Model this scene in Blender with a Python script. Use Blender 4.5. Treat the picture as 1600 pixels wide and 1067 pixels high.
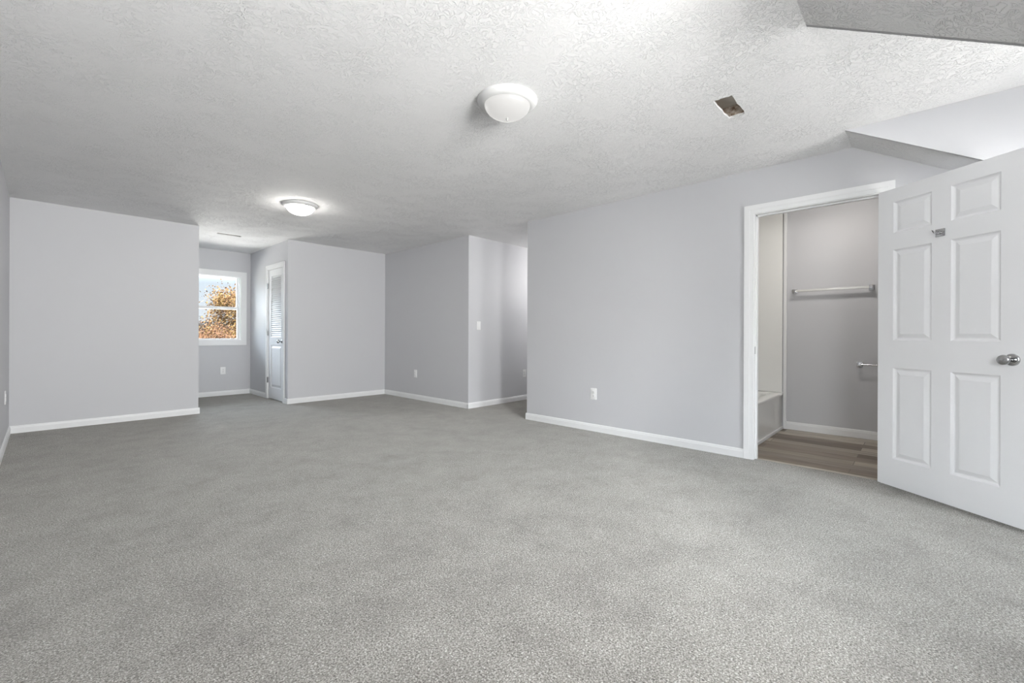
import bpy, bmesh, math, random
from mathutils import Vector, Matrix
PI = math.pi
for o in list(bpy.data.objects): bpy.data.objects.remove(o)
S = bpy.context.scene
C = S.collection

# ------------------------------------------------------------------ camera
CAM_H = 1.0436
yaw, roll = math.radians(46.907), 0.00395
cd = bpy.data.cameras.new('camera'); cam = bpy.data.objects.new('camera', cd); C.objects.link(cam)
fwd = Vector((math.sin(yaw), math.cos(yaw), 0)); rt = Vector((math.cos(yaw), -math.sin(yaw), 0)); up = Vector((0, 0, 1))
r2 = rt*math.cos(roll)+up*math.sin(roll); u2 = -rt*math.sin(roll)+up*math.cos(roll)
M = Matrix((r2, u2, -fwd)).transposed().to_4x4(); M.translation = (0, 0, CAM_H)
cam.matrix_world = M
cd.sensor_width = 36; cd.lens = 684.6*36/1600; cd.shift_y = -(533.5-522.7)/1600
cd.clip_start = .01; cd.clip_end = 300
S.camera = cam

# ------------------------------------------------------------------ colour management, world, daylight
S.view_settings.view_transform = 'Standard'; S.view_settings.look = 'None'
S.view_settings.gamma = 1; S.view_settings.use_curve_mapping = False
S.view_settings.exposure = 0.05
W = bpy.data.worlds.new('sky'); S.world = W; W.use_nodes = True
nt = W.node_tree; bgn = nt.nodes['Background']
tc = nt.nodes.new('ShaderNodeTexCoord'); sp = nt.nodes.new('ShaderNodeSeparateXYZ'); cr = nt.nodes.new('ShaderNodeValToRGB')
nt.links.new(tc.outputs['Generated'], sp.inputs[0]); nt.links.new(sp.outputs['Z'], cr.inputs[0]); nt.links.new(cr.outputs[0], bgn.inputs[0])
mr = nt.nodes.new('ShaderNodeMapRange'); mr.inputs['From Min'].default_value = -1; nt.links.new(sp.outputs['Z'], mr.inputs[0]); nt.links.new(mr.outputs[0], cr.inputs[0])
SKY = [(0, (.90, .88, .84), 7), (.41, (.90, .88, .84), 7), (.47, (.9, .9, .88), 1), (.50, (.90, .95, 1.0), .95), (.55, (.78, .89, 1.0), 1.0), (.62, (.80, .90, 1.0), 21), (.74, (.78, .89, 1.0), 30), (1, (.76, .88, 1.0), 75)]  # bands above and below the visible strip are raised to light the rooms
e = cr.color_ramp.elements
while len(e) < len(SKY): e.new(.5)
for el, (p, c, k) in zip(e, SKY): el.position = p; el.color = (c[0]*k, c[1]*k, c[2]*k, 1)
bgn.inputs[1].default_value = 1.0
# glow added to the world below the nook window, to brighten the nook
ylt = nt.nodes.new('ShaderNodeMath'); ylt.operation = 'GREATER_THAN'; ylt.inputs[1].default_value = 0; nt.links.new(sp.outputs['Y'], ylt.inputs[0])
zlt = nt.nodes.new('ShaderNodeMath'); zlt.operation = 'LESS_THAN'; zlt.inputs[1].default_value = -.15; nt.links.new(sp.outputs['Z'], zlt.inputs[0])
mu_ = nt.nodes.new('ShaderNodeMath'); mu_.operation = 'MULTIPLY'; nt.links.new(ylt.outputs[0], mu_.inputs[0]); nt.links.new(zlt.outputs[0], mu_.inputs[1])
ma_ = nt.nodes.new('ShaderNodeMath'); ma_.operation = 'MULTIPLY_ADD'; ma_.inputs[1].default_value = 2.6; ma_.inputs[2].default_value = 1.0
nt.links.new(mu_.outputs[0], ma_.inputs[0]); nt.links.new(ma_.outputs[0], bgn.inputs[1])

def area(name, loc, target, sx, sy, watts, col):
    l = bpy.data.lights.new(name, 'AREA'); l.shape = 'RECTANGLE'; l.size = sx; l.size_y = sy; l.energy = watts; l.color = col
    o = bpy.data.objects.new(name, l); C.objects.link(o); o.location = loc
    o.rotation_euler = (Vector(target)-Vector(loc)).to_track_quat('-Z', 'Y').to_euler(); return o
def point(name, loc, watts, col, r=.05):
    l = bpy.data.lights.new(name, 'POINT'); l.energy = watts; l.color = col; l.shadow_soft_size = r
    o = bpy.data.objects.new(name, l); C.objects.link(o); o.location = loc; return o
DAY = (1, .985, .97); UPLIGHT = (1, .97, .93)
for nm, loc, tgt, sx in (('sky_portal_nook', (1.926, 8.74, 1.47), (1.926, 0, 1.47), .8), ('sky_portal_right_dormer', (2.92, -1.86, 1.45), (2.92, 2, 1.45), .7), ('sky_portal_left_dormer', (.90, -1.86, 1.47), (.90, 2, 1.47), .76)):
    po = area(nm, loc, tgt, sx, 1.28, 1, (1, 1, 1)); po.data.cycles.is_portal = True
area('daylight_right_dormer_window', (2.92, -2.0, 1.45), (2.92, 2, 1.45), .74, 1.2, 92, DAY)
area('added_light_left_dormer', (.90, -2.0, 1.60), (.90, 2, 1.60), .80, .95, 330, DAY)  # lamp outside the added, unseen left dormer, to brighten the room
area('added_uplight_left_dormer', (.90, -2.35, 1.0), (.90, 1.0, 2.2), .8, .6, 150, UPLIGHT)  # upward lamp added to brighten the ceiling, no lit roof stands there
area('added_light_gable', (-.52, -.95, 1.60), (3, -.95, 1.60), .80, .95, 108, DAY)  # lamp added behind the camera to brighten the right wall and door
area('unseen_hall_light', (6.3, 3.62, 2.0), (5.1, 4.9, 1.9), .5, .5, 30, DAY)  # unseen lamp inside the hall, brightens its far wall; no window there
sl = bpy.data.lights.new('sun', 'SUN'); sl.energy = 3.0; sl.angle = .01; sl.color = (1, .95, .86)
so = bpy.data.objects.new('sun', sl); C.objects.link(so); so.rotation_euler = Vector((-1, 0, -.75)).to_track_quat('-Z', 'Y').to_euler()

# ------------------------------------------------------------------ materials
def mat(name, col, rough=.5, metal=0, **kw):
    m = bpy.data.materials.new(name); m.use_nodes = True; b = m.node_tree.nodes['Principled BSDF']
    b.inputs['Base Color'].default_value = (*col, 1); b.inputs['Roughness'].default_value = rough; b.inputs['Metallic'].default_value = metal
    for k, v in kw.items(): b.inputs[k.replace('_', ' ')].default_value = v
    return m
def N(m, t, **kw):
    n = m.node_tree.nodes.new(t)
    for k, v in kw.items():
        if k in n.inputs: n.inputs[k].default_value = v
        else: setattr(n, k, v)
    return n
def L(m, a, b): m.node_tree.links.new(a, b)
def ramp(m, stops):
    n = N(m, 'ShaderNodeValToRGB'); e = n.color_ramp.elements
    while len(e) < len(stops): e.new(.5)
    for el, (p, c) in zip(e, stops): el.position = p; el.color = (*c, 1)
    return n
def bump(m, height, strength, dist):
    b = N(m, 'ShaderNodeBump'); b.inputs['Strength'].default_value = strength; b.inputs['Distance'].default_value = dist
    L(m, height, b.inputs['Height']); L(m, b.outputs[0], m.node_tree.nodes['Principled BSDF'].inputs['Normal']); return b

PAINT = mat('grey_wall_paint', (.595, .597, .617), .55)
n = N(PAINT, 'ShaderNodeTexNoise'); n.inputs['Scale'].default_value = 160; n.inputs['Detail'].default_value = 3
tcn = N(PAINT, 'ShaderNodeTexCoord'); L(PAINT, tcn.outputs['Object'], n.inputs['Vector']); bump(PAINT, n.outputs[0], .08, .002)

CEIL = mat('stomped_ceiling_texture', (.91, .905, .905), .8)
tcn = N(CEIL, 'ShaderNodeTexCoord')
w1 = N(CEIL, 'ShaderNodeTexNoise'); w1.inputs['Scale'].default_value = 22; w1.inputs['Detail'].default_value = 3; w1.inputs['Distortion'].default_value = 2.2
w2 = N(CEIL, 'ShaderNodeTexNoise'); w2.inputs['Scale'].default_value = 4.0; w2.inputs['Detail'].default_value = 2
for w in (w1, w2): L(CEIL, tcn.outputs['Object'], w.inputs['Vector'])
# thin raised ridges where the distorted noise crosses mid value
r1 = ramp(CEIL, [(.455, (0, 0, 0)), (.5, (1, 1, 1)), (.545, (0, 0, 0))]); L(CEIL, w1.outputs[0], r1.inputs[0])
r3 = ramp(CEIL, [(.38, (.25, .25, .25)), (.62, (1, 1, 1))]); L(CEIL, w2.outputs[0], r3.inputs[0])
mu = N(CEIL, 'ShaderNodeMath', operation='MULTIPLY'); L(CEIL, r1.outputs[0], mu.inputs[0]); L(CEIL, r3.outputs[0], mu.inputs[1])
bump(CEIL, mu.outputs[0], .7, .0075)

WHITE = mat('white_trim_paint', (.84, .845, .85), .35)
DOORW = mat('white_door_paint', (.82, .825, .84), .5)
PLASTIC = mat('white_plastic', (.86, .86, .86), .3)
SLOT = mat('dark_slot', (.03, .03, .03), .6)
VINYL = mat('white_vinyl', (.86, .87, .88), .35)
ACR = mat('white_acrylic', (.88, .88, .86), .12)
CHROME = mat('chrome', (.50, .50, .51), .14, 1)
NICKEL = mat('brushed_nickel', (.42, .42, .42), .2, 1)
GRAYMETAL = mat('dull_sheet_metal', (.66, .63, .58), .6, .1)
PANW = mat('off_white_lamp_base', (.66, .66, .655), .45); FINIAL = mat('grey_finial', (.42, .42, .41), .5)
BARWHITE = mat('satin_bar', (.82, .82, .80), .25, .3)

DUST = mat('dusty_brown_duct', (.20, .15, .11), .9)
n = N(DUST, 'ShaderNodeTexNoise'); n.inputs['Scale'].default_value = 45; n.inputs['Detail'].default_value = 4
tcn = N(DUST, 'ShaderNodeTexCoord'); L(DUST, tcn.outputs['Object'], n.inputs['Vector'])
r = ramp(DUST, [(.35, (.20, .13, .09)), (.48, (.42, .34, .27)), (.65, (.62, .56, .50))]); L(DUST, n.outputs[0], r.inputs[0])
L(DUST, r.outputs[0], DUST.node_tree.nodes['Principled BSDF'].inputs['Base Color'])

CARPET = mat('grey_carpet', (.4, .39, .37), .95)
cb = CARPET.node_tree.nodes['Principled BSDF']; cb.inputs['Sheen Weight'].default_value = .36; cb.inputs['Sheen Roughness'].default_value = .42; cb.inputs['Sheen Tint'].default_value = (1, .97, .93, 1); cb.inputs['Specular IOR Level'].default_value = .15
tcn = N(CARPET, 'ShaderNodeTexCoord')
f1 = N(CARPET, 'ShaderNodeTexNoise'); f1.inputs['Scale'].default_value = 165; f1.inputs['Detail'].default_value = 4; f1.inputs['Roughness'].default_value = .75; f1.inputs['Distortion'].default_value = .6
f2 = N(CARPET, 'ShaderNodeTexNoise'); f2.inputs['Scale'].default_value = 3.6; f2.inputs['Detail'].default_value = 9; f2.inputs['Roughness'].default_value = .74; f2.inputs['Distortion'].default_value = .15
f3 = N(CARPET, 'ShaderNodeTexVoronoi'); f3.inputs['Scale'].default_value = 170
for f in (f1, f2, f3): L(CARPET, tcn.outputs['Object'], f.inputs['Vector'])
rf = ramp(CARPET, [(.30, (.012, .011, .009)), (.44, (.12, .113, .102)), (.54, (.24, .23, .212)), (.66, (.52, .505, .475))]); L(CARPET, f1.outputs[0], rf.inputs[0])
rp = ramp(CARPET, [(.36, (.74, .73, .73)), (.5, (.93, .93, .925)), (.64, (1.06, 1.06, 1.06))]); L(CARPET, f2.outputs[0], rp.inputs[0])
mx = N(CARPET, 'ShaderNodeMix', data_type='RGBA', blend_type='MULTIPLY'); mx.inputs[0].default_value = 1
L(CARPET, rf.outputs[0], mx.inputs[6]); L(CARPET, rp.outputs[0], mx.inputs[7]); L(CARPET, mx.outputs[2], cb.inputs['Base Color'])
ad = N(CARPET, 'ShaderNodeMath', operation='SUBTRACT'); L(CARPET, f1.outputs[0], ad.inputs[0]); L(CARPET, f3.outputs['Distance'], ad.inputs[1])
bump(CARPET, ad.outputs[0], .5, .004)

PLANK = mat('vinyl_planks', (.3, .25, .2), .42)
tcn = N(PLANK, 'ShaderNodeTexCoord'); mp = N(PLANK, 'ShaderNodeMapping'); L(PLANK, tcn.outputs['Object'], mp.inputs[0]); mp.inputs['Rotation'].default_value = (0, 0, PI/2)
bk = N(PLANK, 'ShaderNodeTexBrick'); L(PLANK, mp.outputs[0], bk.inputs['Vector'])
bk.inputs['Scale'].default_value = 1; bk.inputs['Brick Width'].default_value = 1.1; bk.inputs['Row Height'].default_value = .15; bk.inputs['Mortar Size'].default_value = .0025
bk.inputs['Color1'].default_value = (0, 0, 0, 1); bk.inputs['Color2'].default_value = (1, 1, 1, 1); bk.inputs['Mortar'].default_value = (.4, .4, .4, 1); bk.offset = .37
rk = ramp(PLANK, [(0, (.13, .10, .075)), (.35, (.25, .205, .165)), (.65, (.50, .455, .395)), (1, (.19, .155, .13))]); L(PLANK, bk.outputs[0], rk.inputs[0])
ms = N(PLANK, 'ShaderNodeMapping'); L(PLANK, tcn.outputs['Object'], ms.inputs[0]); ms.inputs['Scale'].default_value = (34, 2.2, 1)
ng = N(PLANK, 'ShaderNodeTexNoise'); ng.inputs['Scale'].default_value = 1; ng.inputs['Detail'].default_value = 5; L(PLANK, ms.outputs[0], ng.inputs['Vector'])
rg = ramp(PLANK, [(.3, (.65, .63, .6)), (.7, (1.25, 1.25, 1.22))]); L(PLANK, ng.outputs[0], rg.inputs[0])
mx = N(PLANK, 'ShaderNodeMix', data_type='RGBA', blend_type='MULTIPLY'); mx.inputs[0].default_value = 1
L(PLANK, rk.outputs[0], mx.inputs[6]); L(PLANK, rg.outputs[0], mx.inputs[7])
mm = N(PLANK, 'ShaderNodeMix', data_type='RGBA'); L(PLANK, bk.outputs['Fac'], mm.inputs[0]); L(PLANK, mx.outputs[2], mm.inputs[6]); mm.inputs[7].default_value = (.12, .10, .085, 1)
L(PLANK, mm.outputs[2], PLANK.node_tree.nodes['Principled BSDF'].inputs['Base Color'])

def emit(name, col, s, base=(.9, .9, .9)):
    m = mat(name, base, .25); b = m.node_tree.nodes['Principled BSDF']
    b.inputs['Emission Color'].default_value = (*col, 1); b.inputs['Emission Strength'].default_value = s; return m
DOME_NEAR = emit('alabaster_glass_near_lamp', (1, .98, .95), .56, (.14, .14, .14))
DOME_FAR = emit('alabaster_glass_far_lamp', (1, .97, .92), 42.0)
DOME_BATH = emit('frosted_glass_bath_lamp', (1, .95, .89), 74.0)

GLASS = bpy.data.materials.new('window_glass'); GLASS.use_nodes = True
g = GLASS.node_tree; g.nodes.clear()
o_ = g.nodes.new('ShaderNodeOutputMaterial'); t_ = g.nodes.new('ShaderNodeBsdfTransparent'); gl = g.nodes.new('ShaderNodeBsdfGlossy'); mxs = g.nodes.new('ShaderNodeMixShader'); fr = g.nodes.new('ShaderNodeFresnel')
gl.inputs['Roughness'].default_value = .02; fr.inputs[0].default_value = 1.45; t_.inputs[0].default_value = (.97, .98, .98, 1)
g.links.new(fr.outputs[0], mxs.inputs[0]); g.links.new(t_.outputs[0], mxs.inputs[1]); g.links.new(gl.outputs[0], mxs.inputs[2]); g.links.new(mxs.outputs[0], o_.inputs[0])

def leafmat(name, stops, scale):
    m = mat(name, (.5, .3, .1), .9, Specular_IOR_Level=0.0); t = N(m, 'ShaderNodeTexCoord'); q = N(m, 'ShaderNodeTexNoise'); q.inputs['Scale'].default_value = scale; q.inputs['Detail'].default_value = 4; q.inputs['Roughness'].default_value = .7
    L(m, t.outputs['Object'], q.inputs['Vector']); r = ramp(m, stops); L(m, q.outputs[0], r.inputs[0]); L(m, r.outputs[0], m.node_tree.nodes['Principled BSDF'].inputs['Base Color']); return m
LEAF_GOLD = leafmat('gold_orange_leaves', [(.32, (.014, .008, .006)), (.45, (.062, .031, .016)), (.56, (.115, .064, .022)), (.7, (.032, .026, .010))], 1.6)
LEAF_RUST = leafmat('rust_leaves', [(.32, (.012, .008, .007)), (.45, (.052, .026, .016)), (.58, (.09, .043, .020)), (.7, (.026, .02, .011))], 1.6)
LEAF_BROWN = leafmat('brown_grey_leaves', [(.32, (.010, .010, .007)), (.45, (.020, .015, .013)), (.58, (.032, .023, .018)), (.7, (.018, .019, .012))], 1.6)
BARK = mat('bark', (.02, .016, .013), .9)
GRASS = leafmat('dry_grass', [(.35, (.04, .045, .02)), (.6, (.07, .06, .03))], .3)

# ------------------------------------------------------------------ mesh helpers
def box(bm, x0, x1, y0, y1, z0, z1):
    vs = [bm.verts.new((x, y, z)) for x in (x0, x1) for y in (y0, y1) for z in (z0, z1)]
    fs = [(0, 1, 3, 2), (4, 6, 7, 5), (0, 4, 5, 1), (2, 3, 7, 6), (0, 2, 6, 4), (1, 5, 7, 3)]
    return [bm.faces.new([vs[i] for i in f]) for f in fs]
def cyl(bm, p0, p1, r0, r1=None, seg=24, cap=True):
    r1 = r0 if r1 is None else r1
    p0 = Vector(p0); p1 = Vector(p1); d = (p1-p0).normalized()
    a = d.orthogonal().normalized(); b = d.cross(a)
    R = [[bm.verts.new(p+(a*math.cos(t)+b*math.sin(t))*r) for t in [2*PI*i/seg for i in range(seg)]] for p, r in ((p0, r0), (p1, r1))]
    for i in range(seg):
        j = (i+1) % seg; bm.faces.new((R[0][i], R[0][j], R[1][j], R[1][i]))
    if cap: bm.faces.new(R[0][::-1]); bm.faces.new(R[1])
def tube(bm, pts, r, seg=12):
    pts = [Vector(p) for p in pts]; rings = []
    a = (pts[1]-pts[0]).orthogonal().normalized()
    for i, p in enumerate(pts):
        d = (pts[min(i+1, len(pts)-1)]-pts[max(i-1, 0)]).normalized(); a = (a-d*a.dot(d)).normalized(); b = d.cross(a)
        rings.append([bm.verts.new(p+(a*math.cos(2*PI*k/seg)+b*math.sin(2*PI*k/seg))*r) for k in range(seg)])
    for R0, R1 in zip(rings, rings[1:]):
        for k in range(seg): bm.faces.new((R0[k], R0[(k+1) % seg], R1[(k+1) % seg], R1[k]))
    bm.faces.new(rings[0][::-1]); bm.faces.new(rings[-1])
def lathe(bm, prof, origin, axis=(0, 0, 1), seg=48):
    """prof: (radius, height along axis)"""
    d = Vector(axis).normalized(); a = d.orthogonal().normalized(); b = d.cross(a); O = Vector(origin); rings = []
    for r, h in prof:
        if r < 1e-6: rings.append([bm.verts.new(O+d*h)])
        else: rings.append([bm.verts.new(O+d*h+(a*math.cos(2*PI*i/seg)+b*math.sin(2*PI*i/seg))*r) for i in range(seg)])
    for A, B in zip(rings, rings[1:]):
        for i in range(seg):
            j = (i+1) % seg
            if len(A) == 1 and len(B) == 1: continue
            if len(A) == 1: bm.faces.new((A[0], B[i], B[j]))
            elif len(B) == 1: bm.faces.new((A[i], A[j], B[0]))
            else: bm.faces.new((A[i], A[j], B[j], B[i]))
def bev(bm, w, seg=2):
    bmesh.ops.bevel(bm, geom=list(bm.edges), offset=w, segments=seg, affect='EDGES', profile=.6)
def obj(name, bm, m, parent=None, smooth=False, local=False):
    """links bm as ONE mesh object; coordinates are world ones unless local"""
    bmesh.ops.recalc_face_normals(bm, faces=bm.faces)
    if parent is not None and not local:
        off = Vector(parent.location); p = parent.parent
        while p: off += Vector(p.location); p = p.parent
        bmesh.ops.translate(bm, verts=bm.verts, vec=-off)
    me = bpy.data.meshes.new(name); bm.to_mesh(me); bm.free()
    for mm_ in (m if isinstance(m, list) else [m]): me.materials.append(mm_)
    if smooth:
        me.polygons.foreach_set('use_smooth', [True]*len(me.polygons))
        try: me.set_sharp_from_angle(angle=math.radians(35))
        except Exception: pass
    o = bpy.data.objects.new(name, me); C.objects.link(o)
    if parent: o.parent = parent
    return o
def tag(o, label, cat=None, group=None, kind=None):
    o['label'] = label
    if cat: o['category'] = cat
    if group: o['group'] = group
    if kind: o['kind'] = kind
    return o
def thing(name, label, cat, loc, rz=0, group=None, kind=None):
    o = bpy.data.objects.new(name, None); C.objects.link(o); o.location = loc; o.rotation_euler = (0, 0, rz); o.empty_display_size = .1
    return tag(o, label, cat, group, kind)
def struct(name, bm, m, label, cat='wall', smooth=False):
    return tag(obj(name, bm, m, None, smooth), label, cat, kind='structure')
def wall(name, label, x0, x1, y0, y1, z0=0, z1=2.52, openings=(), m=None):
    """solid box wall; openings (a0, a1, z0, z1) run along the wall's longer side"""
    bm = bmesh.new(); alongx = (x1-x0) > (y1-y0)
    a0, a1 = (x0, x1) if alongx else (y0, y1)
    def bx(p, q, c, d):
        if q-p < 1e-4 or d-c < 1e-4: return
        box(bm, p, q, y0, y1, c, d) if alongx else box(bm, x0, x1, p, q, c, d)
    cur = a0
    for (p, q, c, d) in sorted(openings):
        bx(cur, p, z0, z1); bx(p, q, z0, c); bx(p, q, d, z1); cur = q
    bx(cur, a1, z0, z1)
    bmesh.ops.remove_doubles(bm, verts=bm.verts, dist=1e-5)
    return struct(name, bm, m or PAINT, label)

H = 2.44
XL, XR = -.243, 4.08           # left wall, right wall
YB = -1.75                     # low front wall with the dormer windows
D1, D2 = (2.352, 3.715), (.20, 1.563)   # right dormer, and a left one added for the light
# ------------------------------------------------------------------ floor
bm = bmesh.new(); box(bm, -.36, 4.125, -1.87, 8.75, -.12, 0); box(bm, 4.125, 7.1, 3.50, 4.75, -.12, 0)
struct('floor', bm, CARPET, 'grey speckled wall-to-wall carpet across the whole room', 'floor')
bm = bmesh.new(); box(bm, 4.125, 5.84, -1.3, 2.02, -.12, -.006)
struct('floor_bathroom', bm, PLANK, 'brown and taupe wood-look plank floor inside the bathroom doorway', 'floor')
# ------------------------------------------------------------------ ceiling with two ragged duct holes
random.seed(4)
HOLE1 = (2.73, 3.012, .815, .915); HOLE2 = (1.648, 1.94, 7.135, 7.215)
def ragged(x0, x1, y0, y1, amp, steps=7):
    P = []
    cs = [(x0, y0), (x1, y0), (x1, y1), (x0, y1)]
    for k in range(4):
        (ax, ay), (bx_, by) = cs[k], cs[(k+1) % 4]
        for i in range(steps):
            t = i/steps; P.append((ax+(bx_-ax)*t+random.uniform(-amp, amp), ay+(by-ay)*t+random.uniform(-amp, amp)))
    return P
outline = [(-.30, .385), (D2[0], .385), (D2[0], YB-.05), (D2[1], YB-.05), (D2[1], .385), (D1[0], .385), (D1[0], YB-.05), (D1[1], YB-.05), (D1[1], .385),
           (4.12, .385), (4.12, 3.5), (7.05, 3.5), (7.05, 4.70), (4.12, 4.70), (4.12, 8.65), (-.30, 8.65)]
h1 = ragged(*HOLE1, .0045); h2 = ragged(*HOLE2, .003)
bm = bmesh.new(); es = []
for loop in (outline, h1, h2):
    vs = [bm.verts.new((x, y, H)) for x, y in loop]
    es += [bm.edges.new((vs[i], vs[(i+1) % len(vs)])) for i in range(len(vs))]
bmesh.ops.triangle_fill(bm, edges=es, use_beauty=True)
r_ = bmesh.ops.extrude_face_region(bm, geom=list(bm.faces))
bmesh.ops.translate(bm, verts=[v for v in r_['geom'] if isinstance(v, bmesh.types.BMVert)], vec=(0, 0, .013))
struct('ceiling', bm, CEIL, 'white textured drywall ceiling with swirled stipple', 'ceiling')
SL = .585
def slope_z(y): return H-SL*(.385-y)
bm = bmesh.new()
for a, b in ((-.30, D2[0]-.002), (D2[1]+.002, D1[0]-.002), (D1[1]+.002, 4.12)):
    v = [bm.verts.new((x, y, slope_z(y)+dz)) for x in (a, b) for y in (.385, YB-.05) for dz in (0, .013)]
    for f in ((0, 1, 3, 2), (4, 6, 7, 5), (0, 4, 5, 1), (2, 3, 7, 6), (0, 2, 6, 4), (1, 5, 7, 3)): bm.faces.new([v[i] for i in f])
struct('ceiling_slope', bm, CEIL, 'sloped textured ceiling under the roof beside the dormer, top right', 'ceiling')
# torn white paper curling from the nearer edge of the big hole
# ------------------------------------------------------------------ walls
wall('wall_left', 'pale grey wall at the far left edge of the room', XL-.12, XL, -1.87, 8.7, openings=[(-1.35, -.55, 1.12, 2.08)])
wall('wall_far_left', 'broad grey wall facing the room at left, left of the window nook', XL, 1.377, 6.869, 6.98)
wall('wall_nook_left', 'hidden left side of the window nook', 1.265, 1.377, 6.98, 8.591)
wall('wall_nook_back', 'grey wall holding the window at the end of the nook', 1.265, 4.19, 8.591, 8.75, openings=[(1.527, 2.325, .93, 2.015)])
wall('wall_nook_right', 'grey wall of the nook holding the narrow louvered door', 2.473, 2.585, 6.97, 8.591, openings=[(7.045, 7.72, 0, 2.075)])
wall('wall_closet', 'grey wall facing the room between the louvered door and the inner corner', 2.473, 4.19, 6.862, 6.972)
wall('wall_middle', 'shaded grey wall running from the inner corner towards the hall', 4.079, 4.19, 4.77, 8.591)
wall('wall_hall_far', 'grey far wall of the hall with the light switch', 4.079, 7.1, 4.655, 4.77)
wall('wall_hall_near', 'hidden near wall of the hall behind the long right wall', 4.195, 7.1, 3.445, 3.56)
wall('wall_hall_end', 'hidden end wall of the hall', 7.0, 7.1, 3.56, 4.655)
wall('wall_right', 'long light grey right wall with the bathroom doorway', XR, 4.195, -1.87, 3.56, openings=[(.205, 1.035, 0, 2.068)])
wall('wall_bathroom_back', 'grey bathroom wall with the towel bars', 5.73, 5.84, -1.3, 2.02)
wall('wall_bathroom_far', 'hidden bathroom wall behind the bathtub', 4.195, 5.73, 1.91, 2.02)
wall('wall_bathroom_near', 'hidden bathroom wall on the near side', 4.195, 5.73, -1.3, -1.19)
WZ = (.80, 2.08)
wall('wall_front', 'low grey wall behind the camera with the right dormer window and an added left one', XL, XR, YB-.12, YB, openings=[(.52, 1.28, 1.12, 2.08), (2.57, 3.27, *WZ)])
bm = bmesh.new(); box(bm, 4.1, 5.84, -1.3, 2.02, 2.47, 2.49)
struct('ceiling_bathroom', bm, CEIL, 'bathroom ceiling above the doorway', 'ceiling')
def cheek(x0, x1, name, label):
    bm = bmesh.new(); t = [(.385, H), (YB, H), (YB, slope_z(YB))]
    A = [bm.verts.new((x0, y, z)) for y, z in t]; B = [bm.verts.new((x1, y, z)) for y, z in t]
    bm.faces.new(A); bm.faces.new(B[::-1])
    for i in range(3): j = (i+1) % 3; bm.faces.new((A[i], A[j], B[j], B[i]))
    struct(name, bm, PAINT, label)
cheek(D1[1], D1[1]+.02, 'wall_dormer_right', 'triangular grey side wall of the dormer above the open door')
cheek(D1[0]-.02, D1[0], 'wall_dormer_left', 'hidden left side wall of the right dormer')
cheek(D2[1], D2[1]+.02, 'wall_dormer_right.001', 'hidden right side wall of the added left dormer')
cheek(D2[0]-.02, D2[0], 'wall_dormer_left.001', 'hidden left side wall of the added left dormer')
# exterior enclosure of the attic above so no sky light reaches the holes
bm = bmesh.new(); box(bm, -.4, 7.2, -1.9, 8.8, 2.86, 2.92)
for (a, b, c, d) in ((-.4, 7.2, 8.72, 8.8), (-.4, 7.2, -1.9, -1.86), (-.4, -.36, -1.9, 8.8), (7.12, 7.2, -1.9, 8.8)): box(bm, a, b, c, d, 2.5, 2.9)
struct('roof', bm, mat('roof_boards', (.3, .25, .2), .9), 'hidden roof deck above the ceiling', 'roof')

# ------------------------------------------------------------------ baseboards
def baseboard(name, label, p, q, side, h=.078, t=.013, ext=(0, 0), z=0):
    """p->q along the wall face; side = unit normal into the room"""
    p = Vector((*p, 0)); q = Vector((*q, 0)); d = (q-p).normalized(); p -= d*ext[0]; q += d*ext[1]; n = Vector((*side, 0))
    prof = [(0, 0), (t, 0), (t, h*.70), (t*.80, h*.78), (t*.72, h*.90), (t*.45, h*.98), (0, h)]
    bm = bmesh.new(); R = [[bm.verts.new(e+n*a+Vector((0, 0, b+z))) for a, b in prof] for e in (p, q)]
    k = len(prof)
    for i in range(k): j = (i+1) % k; bm.faces.new((R[0][i], R[0][j], R[1][j], R[1][i]))
    bm.faces.new(R[0][::-1]); bm.faces.new(R[1])
    return struct(name, bm, WHITE, label, 'baseboard')
T = .013; T2 = .0124
baseboard('baseboard_left', 'white baseboard along the left edge wall', (XL, -1.75), (XL, 6.869), (1, 0))
baseboard('baseboard_far_left', 'white baseboard below the broad far left wall', (XL, 6.869), (1.377, 6.869), (0, -1), ext=(0, T2))
baseboard('baseboard_nook_left', 'hidden baseboard on the left side of the nook', (1.377, 6.869), (1.377, 8.591), (1, 0))
baseboard('baseboard_nook_back', 'white baseboard below the window', (1.377, 8.591), (2.473, 8.591), (0, -1))
baseboard('baseboard_nook_right', 'short white baseboard left of the louvered door', (2.473, 8.591), (2.473, 7.785), (-1, 0))
baseboard('baseboard_nook_corner', 'tiny white baseboard right of the louvered door', (2.473, 6.98), (2.473, 6.862), (-1, 0), ext=(0, T2))
baseboard('baseboard_closet', 'white baseboard between the louvered door and the inner corner', (2.473, 6.862), (4.079, 6.862), (0, -1), ext=(T, 0))
baseboard('baseboard_middle', 'white baseboard under the shaded wall before the hall', (4.079, 6.862), (4.079, 4.655), (-1, 0), ext=(0, T2))
baseboard('baseboard_hall_far', 'white baseboard under the light switch wall', (4.079, 4.655), (7.0, 4.655), (0, -1), ext=(T, 0))
baseboard('baseboard_right', 'white baseboard along the long right wall', (XR, 3.56), (XR, 1.108), (-1, 0), ext=(T, 0))
baseboard('baseboard_right_end', 'white baseboard return at the end of the right wall', (XR, 3.56), (4.195, 3.56), (0, 1), ext=(T2, 0))
baseboard('baseboard_right_near', 'hidden baseboard behind the open door', (XR, .13), (XR, YB), (-1, 0))
baseboard('baseboard_bathroom', 'white baseboard under the towel bars in the bathroom', (5.73, 1.135), (5.73, -1.19), (-1, 0), h=.085, z=-.006)

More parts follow.
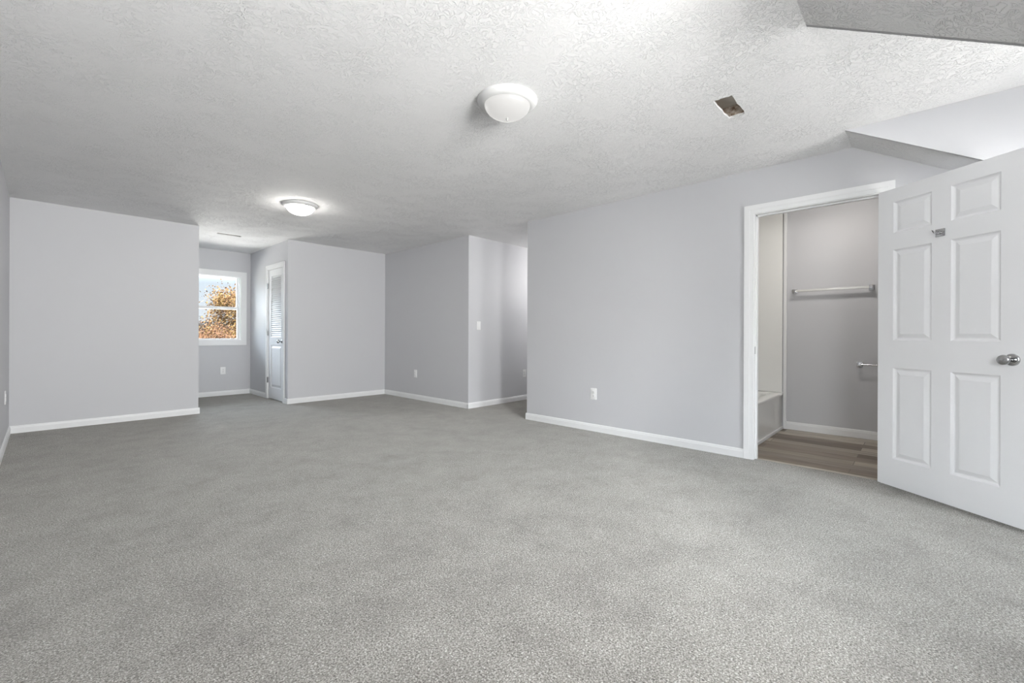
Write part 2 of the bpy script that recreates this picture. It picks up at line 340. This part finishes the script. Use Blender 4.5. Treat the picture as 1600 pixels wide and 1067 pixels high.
# ------------------------------------------------------------------ casings (mitred flat frames)
def casing(name, label, wallx, a0, a1, ztop, w, t=.014, reveal=.006, jamb=.115, nsign=-1, sill=None):
    """door casing and jamb on plane x=wallx, opening a0..a1 along y"""
    bm = bmesh.new(); A0, A1, Z = a0-reveal, a1+reveal, ztop+reveal
    # casing runs a0-w.. a1+w, profile slightly stepped
    for (w0, w1, tt) in ((0, w*.45, t*.7), (w*.45, w, t)):
        xs = sorted((wallx, wallx+nsign*tt))
        box(bm, *xs, A0-w1, A0-w0, 0, Z+w0); box(bm, *xs, A1+w0, A1+w1, 0, Z+w0)
        box(bm, *xs, A0-w1, A1+w1, Z+w0, Z+w1)
    x0, x1 = sorted((wallx, wallx-nsign*jamb))
    # jamb boards fill the gap between wall opening and door opening
    box(bm, x0, x1, a0-.012, a0, 0, ztop); box(bm, x0, x1, a1, a1+.012, 0, ztop); box(bm, x0, x1, a0-.012, a1+.012, ztop, ztop+.012)
    # door stop
    xs = sorted((wallx-nsign*.04, wallx-nsign*.075))
    box(bm, *xs, a0, a0+.011, 0, ztop); box(bm, *xs, a1-.011, a1, 0, ztop); box(bm, *xs, a0, a1, ztop-.011, ztop)
    return struct(name, bm, WHITE, label, 'door frame')
BD0, BD1, BDZ = .217, 1.028, 2.060
fr1 = casing('trim_1', 'white door casing around the bathroom doorway', XR, BD0, BD1, BDZ, .072)
bm = bmesh.new(); box(bm, 4.088, 4.112, BD1-.0015, BD1+.0005, .888, .95); bev(bm, .0006, 1)
sp_ = obj('strike_plate', bm, NICKEL, fr1); sp_['label'] = 'small steel strike plate on the left jamb'
fr2 = casing('trim_2', 'white door casing around the narrow louvered closet door', 2.473, 7.057, 7.708, 2.063, .066)

# ------------------------------------------------------------------ six panel door, open
def six_panel(w, h, t, cols, rows, ringw=.030, depth=.011):
    """door slab in local coords: x 0..w, z 0..h, both faces moulded; y -t..0"""
    bm = bmesh.new()
    xs = sorted({0, w, *[c for p in cols for c in p]}); zs = sorted({0, h, *[c for p in rows for c in p]})
    def inp(x0, x1, z0, z1): return any(abs(c[0]-x0) < 1e-6 and abs(c[1]-x1) < 1e-6 for c in cols) and any(abs(c[0]-z0) < 1e-6 and abs(c[1]-z1) < 1e-6 for c in rows)
    for yf, sgn in ((0, -1), (-t, 1)):
        for x0, x1 in zip(xs, xs[1:]):
            for z0, z1 in zip(zs, zs[1:]):
                if not inp(x0, x1, z0, z1):
                    bm.faces.new([bm.verts.new(p) for p in ((x0, yf, z0), (x1, yf, z0), (x1, yf, z1), (x0, yf, z1))]); continue
                # sticking falls in, flat groove, raised field
                loops = []
                for inset, dd in ((0, 0), (.008, depth*.75), (.014, depth), (.019, depth), (.042, depth*.22), (.045, depth*.15)):
                    y = yf+sgn*dd; i = inset
                    loops.append([bm.verts.new(p) for p in ((x0+i, y, z0+i), (x1-i, y, z0+i), (x1-i, y, z1-i), (x0+i, y, z1-i))])
                for A, B in zip(loops, loops[1:]):
                    for k in range(4): bm.faces.new((A[k], A[(k+1) % 4], B[(k+1) % 4], B[k]))
                bm.faces.new(loops[-1])
    for a, b in (((0, 0), (w, 0)), ((w, 0), (w, h)), ((w, h), (0, h)), ((0, h), (0, 0))):
        bm.faces.new([bm.verts.new(p) for p in ((a[0], 0, a[1]), (b[0], 0, b[1]), (b[0], -t, b[1]), (a[0], -t, a[1]))])
    bmesh.ops.remove_doubles(bm, verts=bm.verts, dist=1e-5); return bm
uang = math.atan2(-.8002, -.5997)
door = obj('door_1', six_panel(.805, 2.038, .035, [(.103, .338), (.443, .682)], [(.190, .812), (.999, 1.618), (1.730, 1.945)]), DOORW, None, local=True)
door.location = (4.034, .227, .015); door.rotation_euler = (0, 0, uang+PI)
# local x must run along u; face y=0 looks to the camera: mirror by rotating pi and flipping x
for v in door.data.vertices: v.co.x = -v.co.x; v.co.y = v.co.y
door.data.flip_normals()
tag(door, 'white six-panel door standing open in front of the right wall', 'door', kind='structure')
# with this frame: +y local = side of the camera?  checked: (-.8,.6) is local +y or -y
FY = Vector((0, 1, 0)); FY.rotate(door.rotation_euler)
SGN = 1 if FY.dot(Vector((-.8, .6, 0))) > 0 else -1
if SGN < 0:
    for v in door.data.vertices: v.co.y = -v.co.y
    door.data.flip_normals()
def DL(s, out, z): return (-s, SGN*out, z)      # s along the door, out from visible face
KZ = .917-.015
for face, nm in ((1, 'door_knob'), (-1, 'door_knob')):
    o0 = 0 if face > 0 else -.035
    bm = bmesh.new()
    lathe(bm, [(0, .030), (.010, .030), (.0115, .036), (.0125, .042), (.021, .048), (.0265, .056), (.0275, .064), (.0255, .071), (.021, .0745), (0, .076)], DL(.733, o0, KZ), (0, SGN*face, 0), 40)
    lathe(bm, [(.0115, .0), (.0115, .042)], DL(.733, o0, KZ), (0, SGN*face, 0), 24)
    k = obj('door_knob', bm, NICKEL if face > 0 else NICKEL, door, True, True); k['label'] = 'satin nickel knob'
    bm = bmesh.new(); lathe(bm, [(.033, 0), (.033, .004), (.030, .009), (.020, .012), (.0125, .013)], DL(.733, o0, KZ), (0, SGN*face, 0), 40)
    obj('rosette', bm, NICKEL, k, True, True)
    if face > 0:
        bm = bmesh.new(); box(bm, -.733-.009, -.733+.009, *sorted((SGN*.0755, SGN*.0835)), KZ-.0022, KZ+.0022); bev(bm, .0008)
        obj('privacy_turn', bm, NICKEL, k, True, True)
bm = bmesh.new(); box(bm, -.8055, -.8045, *sorted((SGN*-.006, SGN*-.029)), KZ-.028, KZ+.028); obj('latch_plate', bm, NICKEL, door, False, True)
for z in (.20, 1.02, 1.84):
    bm = bmesh.new(); cyl(bm, (.006, SGN*-.039, z-.045), (.006, SGN*-.039, z+.045), .006, seg=16)
    box(bm, 0, .0015, *sorted((SGN*-.035, SGN*-.006)), z-.044, z+.044); obj('hinge', bm, NICKEL, door, True, True)
# robe hook on the door
hk = bpy.data.objects.new('robe_hook', None); C.objects.link(hk); hk.parent = door; hk.location = DL(.388, 0, 1.671); hk.empty_display_size = .03
hk['label'] = 'shiny chrome hook'
bm = bmesh.new(); box(bm, -.026, .026, *sorted((0, SGN*.007)), -.024, .024); bev(bm, .0025); obj('hook_plate', bm, CHROME, hk, True, True)
bm = bmesh.new(); tube(bm, [(0, SGN*.005, 0), (0, SGN*.022, -.001), (0, SGN*.038, -.004), (0, SGN*.050, -.003), (0, SGN*.058, .005), (0, SGN*.064, .014)], .0048); 
lathe(bm, [(.010, .005), (.010, .012), (.006, .018), (.005, .02)], (0, 0, 0), (0, SGN, 0), 20)
obj('hook_arm', bm, CHROME, hk, True, True)

# ------------------------------------------------------------------ louvered closet door (closed)
LY0, LY1 = 7.060, 7.705; LX = 2.482
bm = bmesh.new()
st = .10
box(bm, LX, LX+.035, LY0, LY0+st, .012, 2.058); box(bm, LX, LX+.035, LY1-st, LY1, .012, 2.058)
box(bm, LX, LX+.035, LY0+st, LY1-st, 1.955, 2.058); box(bm, LX, LX+.035, LY0+st, LY1-st, .862, .990); box(bm, LX, LX+.035, LY0+st, LY1-st, .012, .190)
# raised lower panel
loops = []
for i, d in ((0, .012), (.012, .014), (.045, .004), (.048, .003)):
    loops.append([bm.verts.new((LX+d, y, z)) for y, z in ((LY0+st+i, .19+i), (LY1-st-i, .19+i), (LY1-st-i, .862-i), (LY0+st+i, .862-i))])
for A, B in zip(loops, loops[1:]):
    for k in range(4): bm.faces.new((A[k], A[(k+1) % 4], B[(k+1) % 4], B[k]))
bm.faces.new(loops[-1])
n = 30; z0, z1 = .990, 1.955; pz = (z1-z0)/n
for i in range(n):
    z = z0+pz*(i+.5)
    v = [bm.verts.new((LX+x, y, z+dz)) for y in (LY0+st, LY1-st) for x, dz in ((.004, -.017), (.010, -.019), (.031, .017), (.026, .020))]
    for f in ((0, 1, 2, 3), (7, 6, 5, 4), (0, 4, 5, 1), (1, 5, 6, 2), (2, 6, 7, 3), (3, 7, 4, 0)): bm.faces.new([v[k] for k in f])
ld = obj('door_2', bm, DOORW); tag(ld, 'narrow white half-louvered closet door in the nook, closed', 'door', kind='structure')
bm = bmesh.new(); lathe(bm, [(.027, 0), (.027, .005), (.012, .010), (.010, .030), (.016, .036), (.027, .046), (.0285, .056), (.024, .066), (.012, .071), (0, .072)], (LX, 7.125, .925), (-1, 0, 0), 32)
k = obj('door_knob', bm, NICKEL, ld, True); k['label'] = 'satin nickel knob'
for z in (.30, 1.055, 1.81):
    bm = bmesh.new(); cyl(bm, (2.470, 7.709, z-.045), (2.470, 7.709, z+.045), .007, seg=14); box(bm, 2.4605, 2.4775, 7.700, 7.722, z-.044, z+.044)
    obj('hinge', bm, NICKEL, ld, True)

# ------------------------------------------------------------------ windows (double hung)
def window(name, label, x0, x1, z0, z1, yface, into, cas=.085, zmid=None):
    """opening x0..x1, z0..z1 in a wall with room face y=yface; into=+1: outside lies at +y"""
    zmid = zmid or (z0+z1)/2; cx = (x0+x1)/2
    t = thing(name, label, 'window', (cx, yface, z0), kind='structure')
    def ybox(bm, a, b, y0, y1, c, d): box(bm, a, b, *sorted((yface+into*y0, yface+into*y1)), c, d)
    bm = bmesh.new()
    ybox(bm, x0-cas, x0, -.016, 0, z0-cas, z1+cas); ybox(bm, x1, x1+cas, -.016, 0, z0-cas, z1+cas)
    ybox(bm, x0, x1, -.016, 0, z1, z1+cas); ybox(bm, x0, x1, -.016, 0, z0-cas, z0)
    obj('window_casing', bm, WHITE, t)
    bm = bmesh.new(); fw = .022
    ybox(bm, x0, x0+.012, 0, .06, z0, z1); ybox(bm, x1-.012, x1, 0, .06, z0, z1); ybox(bm, x0+.012, x1-.012, 0, .06, z0, z0+.012); ybox(bm, x0+.012, x1-.012, 0, .06, z1-.012, z1)
    ybox(bm, x0, x0+fw, .04, .12, z0, z1); ybox(bm, x1-fw, x1, .04, .12, z0, z1); ybox(bm, x0+fw, x1-fw, .04, .12, z0, z0+.018); ybox(bm, x0+fw, x1-fw, .04, .12, z1-.02, z1)
    obj('window_frame', bm, VINYL, t)
    for nm, za, zb, ya in (('upper_sash', zmid-.022, z1-.02, .088), ('lower_sash', z0+.018, zmid+.022, .058)):
        bm = bmesh.new(); a, b = x0+fw, x1-fw; s = .020
        rb = .044 if nm == 'upper_sash' else .012
        rt_ = .006 if nm == 'upper_sash' else .044
        ybox(bm, a, a+s, ya, ya+.026, za, zb); ybox(bm, b-s, b, ya, ya+.026, za, zb); ybox(bm, a+s, b-s, ya, ya+.026, za, za+rb); ybox(bm, a+s, b-s, ya, ya+.026, zb-rt_, zb)
        sa = obj(nm, bm, VINYL, t)
        bm = bmesh.new(); ybox(bm, a+s-.002, b-s+.002, ya+.011, ya+.015, za+rb-.002, zb-rt_+.002); obj('pane', bm, GLASS, sa)
    bm = bmesh.new(); ybox(bm, cx-.03, cx+.03, .05, .058, zmid+.004, zmid+.018); obj('sash_lock', bm, VINYL, t)
    return t
window('window_1', 'white framed window at the end of the nook with orange trees outside', 1.527, 2.325, .93, 2.015, 8.591, 1, .085, 1.477)
window('window_2', 'hidden dormer window behind the open door', 2.57, 3.27, *WZ, YB, -1, .06)
window('added_window_3', 'added unseen dormer window behind the camera', .52, 1.28, 1.12, 2.08, YB, -1, .06)  # dormer window added out of view as a source of light

# unseen gable window added behind the camera to let in light, fixed pane
t = thing('added_window_4', 'added unseen gable window in the left wall behind the camera', 'window', (XL, -.95, 1.12), kind='structure')
bm = bmesh.new()
for a, b, c, d in ((-1.41, -1.35, 1.06, 2.14), (-.55, -.49, 1.06, 2.14), (-1.35, -.55, 2.08, 2.14), (-1.35, -.55, 1.06, 1.12)): box(bm, XL, XL+.014, a, b, c, d)
obj('window_casing', bm, WHITE, t)
bm = bmesh.new()
for a, b, c, d in ((-1.35, -1.31, 1.12, 2.08), (-.59, -.55, 1.12, 2.08), (-1.31, -.59, 2.04, 2.08), (-1.31, -.59, 1.12, 1.16)): box(bm, XL-.10, XL-.04, a, b, c, d)
obj('window_frame', bm, VINYL, t)
bm = bmesh.new(); box(bm, XL-.075, XL-.071, -1.312, -.588, 1.158, 2.042); obj('pane', bm, GLASS, t)

# ------------------------------------------------------------------ outlets and switch
def plate(name, label, cat, pos, nrm, kind='outlet', group=None):
    ang = math.atan2(nrm[1], nrm[0])+PI/2      # local -y looks into the room
    t = thing(name, label, cat, (pos[0], pos[1], pos[2]), ang, group)
    bm = bmesh.new(); box(bm, -.038, .038, -.006, 0, -.061, .061); bev(bm, .003); obj('cover_plate', bm, PLASTIC, t, True, True)
    if kind == 'outlet':
        for s in (-1, 1):
            bm = bmesh.new(); box(bm, -.0165, .0165, -.009, -.005, s*.0195-.0135, s*.0195+.0135); bev(bm, .0012)
            r = obj('socket', bm, PLASTIC, t, True, True)
            bm = bmesh.new()
            for x in (-.0065, .0065): box(bm, x-.0011, x+.0011, -.0094, -.0088, s*.0195-.002, s*.0195+.007)
            cyl(bm, (0, -.0094, s*.0195-.0075), (0, -.0088, s*.0195-.0075), .0024, seg=10); obj('slots', bm, SLOT, r, False, True)
    else:
        for x in ((-.022, .022) if kind == 'double' else (0,)):
            bm = bmesh.new(); box(bm, x-.0165, x+.0165, -.010, -.005, -.033, .033); bev(bm, .002); obj('rocker', bm, PLASTIC, t, True, True)
    for z in ((0,) if kind == 'outlet' else (-.048, .048)):
        bm = bmesh.new(); cyl(bm, (0, -.0068, z), (0, -.0055, z), .003, seg=12); obj('screw', bm, BARWHITE, t, False, True)
    return t
def lift(p): return p
plate('wall_outlet', 'white outlet low on the long right wall', 'outlet', (XR, 2.599, .405), (-1, 0))
plate('wall_outlet.001', 'white outlet low on the shaded wall near the inner corner', 'outlet', (4.079, 5.93, .412), (-1, 0))
plate('wall_outlet.002', 'white outlet below the window in the nook', 'outlet', (2.064, 8.591, .418), (0, -1))
plate('wall_outlet.003', 'white outlet seen edge-on on the left edge wall', 'outlet', (XL, 6.16, .445), (1, 0))
t = plate('wall_outlet.004', 'grey-shaded outlet at the hall wall beside the right wall corner', 'outlet', (5.262, 4.655, .425), (0, -1))
plate('light_switch', 'white light switch plate on the wall entering the hall', 'light switch', (4.270, 4.655, 1.170), (0, -1), 'switch')

# ------------------------------------------------------------------ flush ceiling lights
def ceiling_light(name, label, loc, dome, R=.178):
    t = thing(name, label, 'ceiling light', loc, group=None)
    k = R/.178
    bm = bmesh.new(); lathe(bm, [(r*k, -h*k) for r, h in ((0, .0), (.178, .0), (.178, .006), (.174, .016), (.166, .022), (.160, .028), (.148, .033), (.138, .034), (.137, .022), (0, .020))], (0, 0, 0)); obj('lamp_base', bm, PANW, t, True, True)
    P = [(.136*math.cos(a), .028+.080*math.sin(a)) for a in [i*PI/2/14 for i in range(15)]]; P[-1] = (0, .108)
    bm = bmesh.new(); lathe(bm, [(r*k, -h*k) for r, h in P], (0, 0, 0)); obj('glass_shade', bm, dome, t, True, True)
    bm = bmesh.new(); lathe(bm, [(r*k, -h*k) for r, h in ((0, .106), (.008, .107), (.009, .111), (.006, .114), (.007, .118), (.004, .122), (0, .123))], (0, 0, 0), seg=20); obj('finial', bm, FINIAL, t, True, True)
    return t
ceiling_light('ceiling_light', 'white alabaster dome ceiling light, the larger nearer one', (1.887, 1.811, H), DOME_NEAR)
ceiling_light('ceiling_light.001', 'brightly glowing dome ceiling light, the farther one', (1.895, 4.924, H), DOME_FAR)
ceiling_light('ceiling_light.002', 'hidden dome light on the bathroom ceiling', (4.93, .62, 2.47), DOME_BATH, .14)

# ------------------------------------------------------------------ duct openings
def duct(name, label, hole, depth, endmat, topmat):
    x0, x1, y0, y1 = hole; e = .004; x0 -= e; x1 += e; y0 -= e; y1 += e; zb = H+.0135; zt = H+depth
    y1 += .05
    t = thing(name, label, 'vent opening', ((x0+x1)/2, (y0+y1)/2, zb))
    bm = bmesh.new(); w = .002
    box(bm, x1, x1+w, y0, y1, zb, zt); box(bm, x0-w, x0, y0, y1, zb, zt); box(bm, x0-w, x1+w, y1, y1+w, zb, zt); box(bm, x0-w, x1+w, y0-w, y0, zb, zt)
    s = obj('duct_side', bm, endmat, t); s['label'] = 'dusty brown duct side'
    bm = bmesh.new(); box(bm, x0-w, x1+w, y0-w, y1+w, zt, zt+w); obj('duct_top', bm, topmat, t)
duct('duct_opening', 'ragged rectangular hole with brown duct inside, in the ceiling right of the near lamp', HOLE1, .078, DUST, GRAYMETAL)
duct('duct_opening.001', 'thin dark vent slot in the ceiling of the window nook', HOLE2, .10, DUST, GRAYMETAL)

# ------------------------------------------------------------------ bathroom
TY0, TY1, TX0, TX1 = 1.143, 1.905, 4.20, 5.728
t = thing('bathtub', 'white bathtub with glossy apron left inside the bathroom doorway', 'bathtub', ((TX0+TX1)/2, (TY0+TY1)/2, 0))
bm = bmesh.new()
def rrect(x0, x1, y0, y1, r, z, n=6):
    P = []
    for cx, cy, a0 in ((x1-r, y1-r, 0), (x0+r, y1-r, PI/2), (x0+r, y0+r, PI), (x1-r, y0+r, 1.5*PI)):
        for i in range(n+1): a = a0+PI/2*i/n; P.append(bm.verts.new((cx+r*math.cos(a), cy+r*math.sin(a), z)))
    return P
RZ = .40
loops = [rrect(TX0, TX1, TY0+.012, TY1, .012, -.006), rrect(TX0, TX1, TY0+.012, TY1, .012, RZ-.03), rrect(TX0, TX1, TY0, TY1, .014, RZ-.022), rrect(TX0, TX1, TY0+.002, TY1, .016, RZ-.006), rrect(TX0+.008, TX1-.008, TY0+.010, TY1-.008, .02, RZ),
         rrect(TX0+.09, TX1-.09, TY0+.09, TY1-.05, .14, RZ), rrect(TX0+.11, TX1-.11, TY0+.11, TY1-.07, .15, RZ-.02), rrect(TX0+.20, TX1-.18, TY0+.16, TY1-.12, .16, .12), rrect(TX0+.28, TX1-.26, TY0+.24, TY1-.20, .10, .08)]
for A, B in zip(loops, loops[1:]):
    for i in range(len(A)): j = (i+1) % len(A); bm.faces.new((A[i], A[j], B[j], B[i]))
bm.faces.new(loops[-1]); bm.faces.new(loops[0][::-1])
obj('tub_body', bm, ACR, t, True)
bm = bmesh.new(); box(bm, TX0, TX1, TY0-.004, TY0+.012, -.006, .022); bev(bm, .003); obj('skirt_trim', bm, WHITE, t)
t = thing('tub_surround', 'plain white shower surround panels above the bathtub', 'shower surround', ((TX0+TX1)/2, TY1, RZ))
bm = bmesh.new(); box(bm, 5.718, 5.7295, 1.155, 1.909, RZ+.001, 2.465); obj('end_panel', bm, ACR, t)
bm = bmesh.new(); box(bm, 4.20, 5.718, 1.898, 1.909, RZ+.001, 2.465); obj('back_panel', bm, ACR, t)
bm = bmesh.new(); box(bm, 4.1955, 4.206, 1.155, 1.898, RZ+.001, 2.465); obj('end_panel', bm, ACR, t)
bm = bmesh.new(); box(bm, 5.706, 5.7295, 1.112, 1.142, -.006, 2.465); bev(bm, .003)
tag(obj('trim_3', bm, WHITE), 'slim white vertical trim strip beside the bathtub', 'trim', kind='structure')
def towel_bar(name, label, cat, y0, y1, z, barmat, rb, sq, stand=.062):
    t = thing(name, label, cat, (5.73, (y0+y1)/2, z))
    for y in (y0, y1):
        bm = bmesh.new(); box(bm, 5.720, 5.7295, y-sq, y+sq, z-sq, z+sq); box(bm, 5.73-stand-rb*1.2, 5.720, y-sq*.7, y+sq*.7, z-sq*.7, z+sq*.7); bev(bm, .0025)
        obj('bar_post', bm, CHROME, t, True)
    bm = bmesh.new()
    if rb > .0075: box(bm, 5.73-stand-rb, 5.73-stand+rb, y0+sq*.6, y1-sq*.6, z-rb, z+rb); bev(bm, .002)
    else: cyl(bm, (5.73-stand, y0+sq*.5, z), (5.73-stand, y1-sq*.5, z), rb, seg=16)
    obj('bar', bm, barmat, t, True)
towel_bar('towel_bar', 'long white and chrome towel bar on the grey bathroom wall', 'towel bar', .372, 1.035, 1.537, BARWHITE, .0115, .024)
towel_bar('paper_holder', 'short chrome paper holder bar low on the bathroom wall, half behind the open door', 'paper holder', .245, .465, .752, CHROME, .007, .024)

# ------------------------------------------------------------------ outside the window
bm = bmesh.new(); box(bm, -80, 120, 30, 160, -3.3, -3.2)
struct('ground', bm, GRASS, 'dry lawn outside far below the window', 'ground')
def tree(name, label, x, y, zc, rx, ry, rz, n, leafm, seed, leaf=.16):
    rnd = random.Random(seed); base = -3.2
    t = thing(name, label, 'tree', (x, y, base), group='autumn trees beyond the window')
    bm = bmesh.new(); cyl(bm, (x, y, base), (x+.1, y, zc), .22, .09, 10)
    for i in range(16):
        a = rnd.uniform(0, 2*PI); e = rnd.uniform(-.1, 1.2); z = rnd.uniform(base+1.2, zc); k = rnd.uniform(.6, .95)
        p1 = Vector((x+math.cos(a)*math.cos(e)*rx*k, y+math.sin(a)*math.cos(e)*ry*k, min(z+.6+math.sin(e)*rz*.8, zc+rz*.9)))
        cyl(bm, (x, y, z), tuple((Vector((x, y, z))+p1)/2+Vector((0, 0, .2))), .07, .045, 7); cyl(bm, tuple((Vector((x, y, z))+p1)/2+Vector((0, 0, .2))), tuple(p1), .045, .012, 7)
    obj('trunk', bm, BARK, t)
    bm = bmesh.new()
    # leaves in clumps
    clumps = []
    for i in range(60):
        while True:
            v = Vector((rnd.uniform(-1, 1), rnd.uniform(-1, 1), rnd.uniform(-1, 1)))
            if .25 < v.length < 1: break
        clumps.append((Vector((x+v.x*rx, y+v.y*ry, zc+v.z*rz)), rnd.uniform(.28, .5)*min(rx, rz)))
    for i in range(n):
        c, s = rnd.choice(clumps); v = Vector((rnd.gauss(0, .5), rnd.gauss(0, .5), rnd.gauss(0, .45)))*s; p = c+v
        if p.z < base+.1: p.z = base+.1+rnd.random()*.5
        a = Vector((rnd.gauss(0, 1), rnd.gauss(0, 1), rnd.gauss(0, 1))).normalized(); b = a.orthogonal().normalized(); l = leaf*rnd.uniform(.6, 1.3)
        q = a.cross(b)
        bm.faces.new([bm.verts.new(p+w) for w in (b*l*.55, q*l*.32+a*l*.05, -b*l*.55, -q*l*.32+a*l*.05)])
    f = obj('foliage', bm, leafm, t); f['kind'] = 'stuff'
tree('autumn_tree', 'golden orange tree filling the right side of the window view', 13.0, 46, 1.0, 2.9, 2.9, 4.4, 34000, LEAF_GOLD, 1, .17)
tree('autumn_tree.001', 'low rusty orange tree at the lower left of the window view', 7.6, 34, -1.1, 2.1, 1.3, 2.0, 26000, LEAF_RUST, 2, .12)
tree('autumn_tree.002', 'brown-grey tree behind the orange ones in the window view', 15.5, 62, -.4, 5.2, 3.5, 3.4, 34000, LEAF_BROWN, 3, .2)
